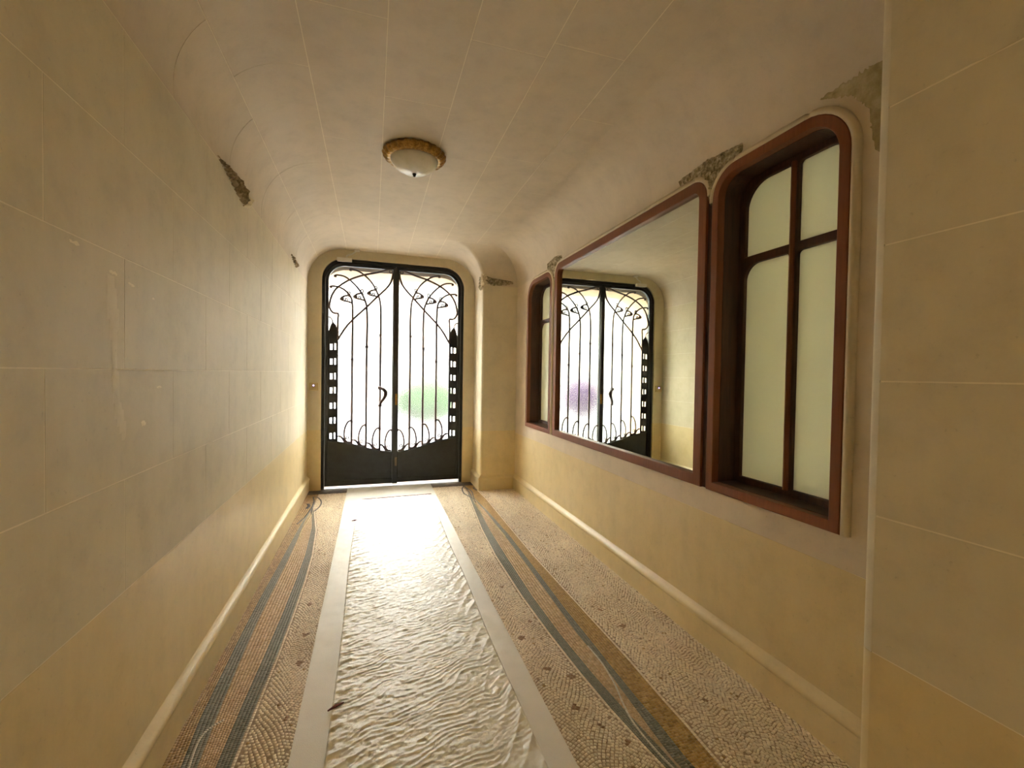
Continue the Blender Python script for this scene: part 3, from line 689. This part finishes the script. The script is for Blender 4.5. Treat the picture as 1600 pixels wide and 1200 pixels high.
    tube('arc', p3([tuple(p) for p in spline([(0.225, 2.776), (0.167, 2.757), (0.036, 2.712), (-0.122, 2.668), (-0.285, 2.596), (-0.416, 2.497), (-0.478, 2.404), (-0.505, 2.306), (-0.508, 2.247), (-0.483, 2.197), (-0.449, 2.177), (-0.409, 2.172), (-0.411, 2.10), (-0.413, 2.0), (-0.412, 1.85)], 6)]), 0.0125, 'iron_flare', lf)
    tube('arc', p3([tuple(p) for p in spline([(0.243, 2.72), (0.231, 2.655), (0.205, 2.585), (0.147, 2.508), (0.067, 2.426), (-0.069, 2.281), (-0.239, 2.107), (-0.332, 1.989), (-0.412, 1.852)], 6)]), 0.0125, 'iron_flare', lf)
    V, F = tube_vf(p3([(0.215 + 0.02 * math.cos(t), 2.742 + 0.02 * math.sin(t)) for t in np.linspace(0, 2 * math.pi, 14)[:-1]]), 0.007, 6, True); mk('rosette', V, F, 'iron_flare', lf, True)
    # seed pods hanging from the bent bars
    for (ax, az) in ((-0.247, 2.315), (-0.092, 2.352), (0.072, 2.405)):
        q = lambda L_: [(ax + a, az + b) for a, b in L_]
        out_ = [tuple(p) for p in spline(q([(0, 0), (-0.05, 0.014), (-0.10, 0.022), (-0.132, 0.034), (-0.134, 0.048), (-0.115, 0.065), (-0.085, 0.082), (-0.05, 0.088), (-0.02, 0.075)]), 5)]
        pod = tube('seed_pod', p3(out_), 0.011, 'iron_flare', lf, 6)
        plate_xz('pod_tip', fx(q([(-0.136, 0.040), (-0.105, 0.022), (-0.092, 0.040), (-0.102, 0.068), (-0.122, 0.062)])), [], YD - 0.010, 0.012, 'iron_flare', lf)
        for (cx, cz, r_) in ((-0.068, 0.034, 0.014), (-0.040, 0.118, 0.016)):
            V, F = tube_vf(p3([(ax + cx + r_ * math.cos(t), az + cz + r_ * 1.25 * math.sin(t)) for t in np.linspace(0, 2 * math.pi, 13)[:-1]]), 0.0075, 6, True)
            mk('pod_ring', V, F, 'iron_flare', lf, True)
    # loops and leaf feet along the bottom
    for bx, zt, zb_ in ((-0.241, 0.844, 0.553), (-0.070, 0.788, 0.503), (0.097, 0.747, 0.458), (0.252, 0.72, 0.433)):
        lp = spline([(bx, zt), (bx - 0.022, zt - 0.001), (bx - 0.048, zt - 0.020), (bx - 0.076, zt - 0.080), (bx - 0.088, zt - 0.150), (bx - 0.086, zt - 0.200), (bx - 0.070, zb_ + 0.045), (bx - 0.03, zb_ + 0.005)], 6)
        tube('loop', p3([tuple(p) for p in lp]), 0.0105, 'iron_flare', lf)
        V, F = lathe((0, 0, 0), [(0, -0.02), (0.016, -0.012), (0.018, 0.0), (0.014, 0.014), (0, 0.02)], 10)
        mk('loop_knot', [(mx(bx) + q_[0], YD - 0.004 + q_[1], zt - 0.01 + q_[2]) for q_ in V], F, 'iron_flare', lf, True)
        ft = [(bx - 0.171, zb_ + 0.098), (bx - 0.150, zb_ + 0.110), (bx - 0.128, zb_ + 0.106), (bx - 0.095, zb_ + 0.078), (bx - 0.062, zb_ + 0.034), (bx - 0.012, zb_ + 0.03), (bx - 0.012, zb_ - 0.012),
              (bx - 0.085, zb_ + 0.012), (bx - 0.103, zb_ + 0.042), (bx - 0.126, zb_ + 0.080), (bx - 0.150, zb_ + 0.090)]
        plate_xz('leaf_foot', fx(ft), [], YD - 0.010, 0.012, 'iron_flare', lf)
        V, F = tube_vf(p3([(bx - 0.050 + 0.016 * math.cos(t), zb_ + 0.078 + 0.018 * math.sin(t)) for t in np.linspace(0, 2 * math.pi, 13)[:-1]]), 0.006, 6, True); mk('curl', V, F, 'iron_flare', lf, True)
    return lf
lfL = leaf(1); lfR = leaf(-1)
# meeting stile cover, lock plate, bolt and pull handle
plate_xz('meeting_stile', [(DC - 0.030, 0.03), (DC + 0.034, 0.03), (DC + 0.030, DZ1 - 0.06), (DC - 0.026, DZ1 - 0.06)], [], YD - 0.045, 0.022, 'iron', lfL, 0.003)
plate_xz('lock_plate', rrect(DC + 0.000, DC + 0.026, 1.04, 1.185, 0.006, 0.006), [], YD - 0.050, 0.005, 'brass', lfL)
plate_xz('bolt_plate', rrect(DC + 0.002, DC + 0.030, 0.26, 0.37, 0.004, 0.004), [], YD - 0.050, 0.005, 'threshold_stone', lfL)
hp = spline([(0.097, YD - 0.03, 1.256), (0.135, YD - 0.07, 1.243), (0.162, YD - 0.08, 1.205), (0.158, YD - 0.08, 1.16), (0.135, YD - 0.07, 1.115), (0.108, YD - 0.05, 1.075), (0.097, YD - 0.03, 1.036)], 6)
k = len(hp); ha = tube('pull_handle', hp, [0.024 - 0.008 * abs(2 * i / k - 0.7) for i in range(k)], 'iron_flare', lfL)
for z, r in ((1.258, 0.034), (1.034, 0.026)):
    V, F = lathe((0.097, YD - 0.02, z), [(0, -r * .8), (r * .7, -r * .6), (r, 0), (r * .7, r * .6), (0, r * .8)], 14); mk('handle_boss', V, F, 'iron_flare', ha, True)
# door closer
clo = empty('door_closer', (-0.34, YD - 0.06, 2.81)); tag(clo, 'small white door closer with arm at the top left of the iron door', 'door closer')
V, F = plate_vf(rrect(-0.425, -0.250, 2.808, 2.852, 0.008, 0.008), [], 0.045, 0.003); mk('closer_body', [(a, YD - 0.078 + c, b) for a, b, c in V], F, 'white_plastic', clo)
ca_ = tube('closer_arm', [(-0.315, YD - 0.075, 2.855), (-0.31, YD - 0.078, 2.876), (-0.25, YD - 0.105, 2.895), (-0.19, YD - 0.13, 2.935)], 0.009, 'white_plastic', clo, 6)
plate_xz('arm_bracket', rrect(-0.22, -0.16, 2.925, 2.95, 0.003, 0.003), [], YD - 0.145, 0.03, 'white_plastic', ca_)
# door release button
btn = empty('door_release_button', (-0.672, YE, 1.22)); tag(btn, 'small cream door release button with blue light beside the iron door', 'button')
V, F = plate_vf(rrect(-0.724, -0.622, 1.222, 1.318, 0.008, 0.008), [], 0.022, 0.003); bh = mk('button_housing', [(a, YE - 0.0225 + c, b) for a, b, c in V], F, 'cream_plastic', btn)
V, F = lathe((0, 0, 0), [(0.0, 0), (0.0075, 0), (0.0065, 0.003), (0, 0.004)], 12); mk('indicator', [(-0.676 + x, YE - 0.0225 - z, 1.285 + y) for x, y, z in V], F, 'indicator_light', bh)

# ------------------------------------------------------------------ windows and mirror in the bay
def ring_yz(name, o, r, w, x0, t, mat, parent, bev=0.004, ri=None):
    a, b, c, d = o; r_in = ri if ri is not None else (tuple(max(0.02, q - w) for q in r) if isinstance(r, tuple) else max(0.02, r - w))
    return plate_yz(name, rrect(a, b, c, d, r), [rrect(a + w, b - w, c + w, d - w, r_in)], x0, t, mat, parent, bev)
def side_window(name, o, r, w, label):
    a, b, c, d = o
    win = empty(name, ((XR), (a + b) / 2, c)); tag(win, label, 'window', kind='structure')
    ring_yz('window_frame', o, r, w, XR - 0.022, 0.05, 'wood', win)
    ia, ib, ic, id_ = a + w, b - w, c + w, d - w
    rin = tuple(max(0.02, q - w) for q in r)
    # dark deep lining
    ol = rrect(ia - 0.012, ib + 0.012, ic - 0.012, id_ + 0.012, tuple(q + 0.012 for q in rin)); il = rrect(ia + 0.002, ib - 0.002, ic + 0.002, id_ - 0.002, rin)
    plate_yz('lining', ol, [il], XR + 0.02, 0.22, 'dark_wood', win)
    # sash: four panes, arched transoms
    gx_ = XR + 0.145; ym = (ia + ib) / 2; zt = 2.05; s = 0.034; mh = 0.022
    p = []
    for (y0, y1, lo) in ((ia + s, ym - mh, True), (ym + mh, ib - s, False)):
        R1 = 0.10; up = rrect(y0, y1, zt + 0.042, id_ - s, (0.13, 0.02) if lo else (0.02, 0.13))
        dn = rrect(y0, y1, ic + s, zt, (0.085, 0.02) if lo else (0.02, 0.085))
        p += [up, dn]
    # the transom dips towards the outer edge, as the arched panes do
    plate_yz('sash', rrect(ia, ib, ic, id_, rin), p, gx_ - 0.018, 0.036, 'dark_wood', win, 0.004)
    tube('glazing_bead', [(gx_ - 0.022, ym, ic + 0.03), (gx_ - 0.022, ym, id_ - 0.03)], 0.013, 'wood', win, 6)
    for q in p:
        yy = [t[0] for t in q]; zz = [t[1] for t in q]
        plate_yz('pane', rrect(min(yy) - 0.008, max(yy) + 0.008, min(zz) - 0.008, max(zz) + 0.008, 0.03), [], gx_ + 0.002, 0.006, 'milk_glass', win)
    return win
side_window('window_1', W1, (0.17, 0.22), 0.046, 'narrow brown-framed window with milky panes beside the far end pillar')
side_window('window_2', W2, (0.20, 0.15), 0.046, 'deep brown-framed window with four milky panes nearest on the right')
mir = empty('wall_mirror', (XR, (MI[0] + MI[1]) / 2, MI[2])); tag(mir, 'large wall mirror in a dark brown wooden frame reflecting the door', 'mirror')
ring_yz('mirror_frame', MI, 0.115, 0.062, XR - 0.022, 0.04, 'wood', mir)
plate_yz('mirror_glass', rrect(MI[0] + 0.05, MI[1] - 0.05, MI[2] + 0.05, MI[3] - 0.05, 0.07), [], XR + 0.006, 0.005, 'mirror_silver', mir)
# dark strip filling the dark gap between mirror and near window
B().box(XR - 0.008, XR + 0.05, 1.984, 2.030, 0.85, 2.40).go('frame_joint', 'dark_wood', mir)

# plaster mouldings round the openings
def moulding(name, o, r, out_, label, foot=(False, False)):
    a, b, c, d = o; a, b, d = a - out_, b + out_, d + out_
    rr = tuple(q + out_ for q in r) if isinstance(r, tuple) else (r + out_, r + out_)
    P = rrect(a, b, c, d, rr, n=12)
    P = [(b, c)] * foot[1] + P[2:] + [(a, c)] * foot[0]      # over the top, with a leg down either side where there is one
    path = [(XR - 0.004, y, z) for y, z in P]
    t_ = tube(name, path, [0.019] * len(path), 'moulding_paint', None, 10)
    return tag(t_, label, 'moulding', kind='structure')
moulding('trim_1', W1, (0.17, 0.22), 0.012, 'cream plaster moulding arched over the narrow far window', (True, True))
moulding('trim_2', MI, 0.115, 0.012, 'cream plaster moulding over the mirror')
moulding('trim_3', W2, (0.20, 0.15), 0.012, 'cream plaster moulding over the deep near window', (True, False))

# worn plaster ornament: rough relief patches
def patch(name, outline, height, plane, mat, parent, res=0.009, seed=0, label=None):
    """Relief patch with a ragged edge; outline in plane coordinates, plane(u, v, h) -> world."""
    us = [p[0] for p in outline]; vs = [p[1] for p in outline]
    nu = max(6, int((max(us) - min(us)) / res)); nv = max(5, int((max(vs) - min(vs)) / res))
    def inside(u, v):
        d = 9; c_ = False; n_ = len(outline)
        for i in range(n_):
            (x1, y1), (x2, y2) = outline[i], outline[(i + 1) % n_]
            if (y1 > v) != (y2 > v) and u < (x2 - x1) * (v - y1) / (y2 - y1) + x1: c_ = not c_
            t = max(0, min(1, ((u - x1) * (x2 - x1) + (v - y1) * (y2 - y1)) / ((x2 - x1) ** 2 + (y2 - y1) ** 2 + 1e-12)))
            d = min(d, math.hypot(u - x1 - t * (x2 - x1), v - y1 - t * (y2 - y1)))
        return d if c_ else -d
    V = []; idx = {}; F = []
    for i in range(nu + 1):
        for j in range(nv + 1):
            u = min(us) + (max(us) - min(us)) * i / nu; v = min(vs) + (max(vs) - min(vs)) * j / nv
            d = inside(u, v) + 0.004 * noise.noise((u * 60, v * 60, seed))
            if d < -0.004: continue
            hh = height * min(1, max(0, d) / 0.018) * (0.45 + 0.9 * abs(noise.noise((u * 34, v * 34, seed + 5)))) - (0.004 if d < 0 else 0)
            idx[i, j] = len(V); V.append(plane(u, v, hh))
    for i in range(nu):
        for j in range(nv):
            q = [(i, j), (i + 1, j), (i + 1, j + 1), (i, j + 1)]
            if all(t in idx for t in q): F.append(tuple(idx[t] for t in q))
    o = mk(name, V, F, mat, parent, False)
    if label: o['label'] = label
    return o
PR = lambda u, v, h: (XR - h, u, v)
patch('worn_ornament', [(1.80, 2.585), (1.90, 2.52), (1.97, 2.44), (2.01, 2.34), (2.05, 2.45), (2.12, 2.535), (2.28, 2.59), (2.30, 2.635), (2.05, 2.66), (1.80, 2.63)], 0.022, PR, 'dirty_plaster', wr, 0.008, 1, 'worn grey leaf ornament')
patch('worn_ornament', [(4.02, 2.585), (4.12, 2.53), (4.17, 2.44), (4.187, 2.36), (4.22, 2.42), (4.30, 2.50), (4.40, 2.56), (4.40, 2.63), (4.18, 2.66), (4.02, 2.63)], 0.022, PR, 'dirty_plaster', wr, 0.009, 2, 'worn grey leaf ornament')
patch('stained_shaded_corner', [(0.90, 2.2), (1.06, 2.15), (1.19, 2.30), (1.215, 2.46), (1.28, 2.545), (1.42, 2.60), (1.42, 2.625), (1.20, 2.64), (0.90, 2.64)], 0.006, PR, 'stained_shaded_plaster', wr, 0.010, 3, 'stained corner with its shadow in the colour')
PL = lambda u, v, h: (XL + h, u, v)
patch('broken_ornament', [(2.56, 2.515), (2.70, 2.495), (2.90, 2.455), (3.06, 2.432), (3.13, 2.50), (3.12, 2.555), (2.92, 2.560), (2.74, 2.535), (2.6, 2.525)], 0.035, PL, 'broken_plaster', wl, 0.009, 7, 'stub of a broken plaster ornament')
patch('broken_edge', [(3.04, 2.452), (3.06, 2.430), (3.16, 2.455), (3.20, 2.52), (3.15, 2.545), (3.12, 2.485)], 0.045, PL, 'fresh_plaster', wl, 0.008, 8)
patch('broken_ornament', [(4.62, 2.565), (4.74, 2.535), (4.93, 2.495), (5.02, 2.500), (5.00, 2.555), (4.80, 2.57)], 0.03, PL, 'broken_plaster', wl, 0.010, 9, 'small stub of a broken plaster ornament')
for k_, (cy, cz, w_, h_) in enumerate(((1.462, 1.778, 0.055, 0.010), (1.644, 1.738, 0.060, 0.010), (1.752, 1.722, 0.05, 0.009), (1.90, 1.700, 0.03, 0.007), (1.655, 1.372, 0.045, 0.011), (1.945, 1.385, 0.05, 0.012), (1.83, 1.265, 0.04, 0.02))):
    patch('paint_chip', [(cy - w_ / 2, cz + h_ * .3), (cy - w_ * .3, cz - h_ / 2), (cy + w_ * .35, cz - h_ * .6), (cy + w_ / 2, cz), (cy + w_ * .2, cz + h_ * .6)], 0.003, PL, 'fresh_plaster', wl, 0.003, 20 + k_)
patch('plaster_smear', [(1.60, 1.74), (1.66, 1.73), (1.685, 1.6), (1.67, 1.50), (1.69, 1.36), (1.73, 1.26), (1.71, 1.20), (1.66, 1.27), (1.625, 1.38), (1.63, 1.52), (1.605, 1.62)], 0.0012, PL, 'smear', wl, 0.012, 31)
PN = lambda u, v, h: (u, YN - h, v)
patch('broken_ledge', [(1.31, 2.60), (1.42, 2.555), (1.60, 2.575), (1.70, 2.60), (1.69, 2.635), (1.55, 2.645), (1.42, 2.66), (1.31, 2.69)], 0.045, PN, 'dirty_plaster', wpl, 0.010, 12, 'crumbling remains of a carved ledge')
PS = lambda u, v, h: (XT - h, u, v)
patch('worn_capital', [(5.42, 2.52), (5.52, 2.50), (5.58, 2.54), (5.57, 2.66), (5.52, 2.72), (5.42, 2.74)], 0.03, PS, 'dirty_plaster', wpl, 0.010, 13, 'worn carved capital')
patch('worn_capital', [(1.275, 2.53), (1.36, 2.55), (1.39, 2.62), (1.34, 2.69), (1.275, 2.73)], 0.045, PN, 'moulding_paint', wpl, 0.010, 14, 'worn carved capital')

# ------------------------------------------------------------------ ceiling lamp
LC = (0.262, 3.14)
lamp = empty('ceiling_lamp', (LC[0], LC[1], ZC)); tag(lamp, 'flush ceiling lamp with frosted bowl and gilt scalloped rim, unlit', 'lamp')
V = []; F = []; n = 120; pr = [(0.150, 0.0), (0.196, -0.002), (0.205, -0.010), (0.203, -0.022), (0.190, -0.038), (0.172, -0.050), (0.160, -0.052), (0.152, -0.046), (0.150, -0.02)]
for (r, z) in pr:
    for k in range(n):
        a = 2 * math.pi * k / n; s = 0.5 + 0.5 * math.cos(a * 26); amt = 0.010 * s if r > 0.168 else 0.0
        V.append((LC[0] + (r + amt) * math.cos(a), LC[1] + (r + amt) * math.sin(a), ZC + z - (0.005 * s if r > 0.168 and z < -0.005 else 0)))
for i in range(len(pr) - 1):
    for k in range(n): F.append((i * n + k, i * n + (k + 1) % n, (i + 1) * n + (k + 1) % n, (i + 1) * n + k))
mk('gilt_rim', V, F, 'brass', lamp, True)
V, F = lathe((LC[0], LC[1], ZC), [(0.158, -0.040)] + [(0.158 * math.cos(t), -0.046 - 0.092 * math.sin(t)) for t in np.linspace(0, math.pi / 2 - 0.03, 14)] + [(0.0, -0.138)], 56)
gb = mk('glass_bowl', V, F, 'lamp_glass', lamp, True)
V, F = lathe((LC[0], LC[1], ZC - 0.138), [(0.0, 0.003), (0.012, 0.0), (0.014, -0.004), (0.008, -0.008), (0.010, -0.013), (0.007, -0.019), (0.0, -0.022)], 16)
mk('finial', V, F, 'finial_metal', gb, True)

# ------------------------------------------------------------------ the street outside, blurred by the frosted glass
gr = B().box(-14, 14, 6.70, 40, -0.12, -0.02).go('ground_street', 'street_stone'); tag(gr, 'pale pavement outside the door', 'pavement', kind='structure')
bl = empty('street_building', (0, 21, 0)); tag(bl, 'pale stone building across the street, blurred by the door glass', 'building')
B().box(-14, 14, 21, 22, -0.1, 9).go('facade', 'facade_stone', bl)
for zz in (1.0, 4.2):
    for xx in (-10, -7, -4, -1, 2, 5, 8): B().box(xx, xx + 1.2, 20.95, 21.02, zz, zz + 2.0).go('window', 'dark_pane', bl)
def bush(name, c, rad, mat, label, seed):
    e_ = empty(name, (c[0], c[1], -0.02)); tag(e_, label, 'bush'); r_ = random.Random(seed); b_ = B()
    for i in range(1500):
        d = Vector((r_.gauss(0, 1), r_.gauss(0, 1), r_.gauss(0, 1))).normalized() * (0.55 + 0.45 * r_.random())
        p = Vector((c[0] + d.x * rad[0], c[1] + d.y * rad[1], c[2] + d.z * rad[2])); a = Vector((r_.gauss(0, 1), r_.gauss(0, 1), r_.gauss(0, 1))).normalized(); t = a.orthogonal().normalized(); s = 0.14
        b_.add([p - a * s, p + t * s * .5, p + a * s, p - t * s * .5], [(0, 1, 2, 3)])
    b_.go('foliage', mat, e_)
    for k in range(3): tube('stem', [(c[0] + 0.05 * (k - 1), c[1], -0.02), (c[0] + 0.12 * (k - 1), c[1], c[2] * .6), (c[0] + 0.2 * (k - 1), c[1], c[2])], 0.015, 'dark_wood', e_, 5)
bush('green_blur_bush', (1.40, 12.0, 0.72), (1.0, 0.6, 0.62), 'leaf_green', 'invented green bush standing in for the colour blur behind the right leaf', 1)  # foliage invented to give the green blur in the door glass
bush('purple_blur_bush', (-2.45, 12.0, 0.80), (0.75, 0.6, 0.62), 'leaf_purple', 'invented purple bush standing in for the blur seen only through the mirror', 2)  # foliage invented to give the purple blur in the mirrored glass
pb = empty('yellow_blur_box', (-1.18, 7.25, -0.02)); tag(pb, 'invented yellow box standing in for the blur glimpsed through the mirror', 'stand-in box')  # box and post invented for the yellow blur in the mirrored glass
V, F = plate_vf(rrect(-1.24, -1.12, 1.10, 1.56, 0.04), [], 0.14, 0.006); mk('box_body', [(a, 7.18 + c, b) for a, b, c in V], F, 'yellow_enamel', pb)
tube('post', [(-1.18, 7.25, -0.02), (-1.18, 7.25, 0.6), (-1.18, 7.25, 1.11)], 0.03, 'iron', pb)
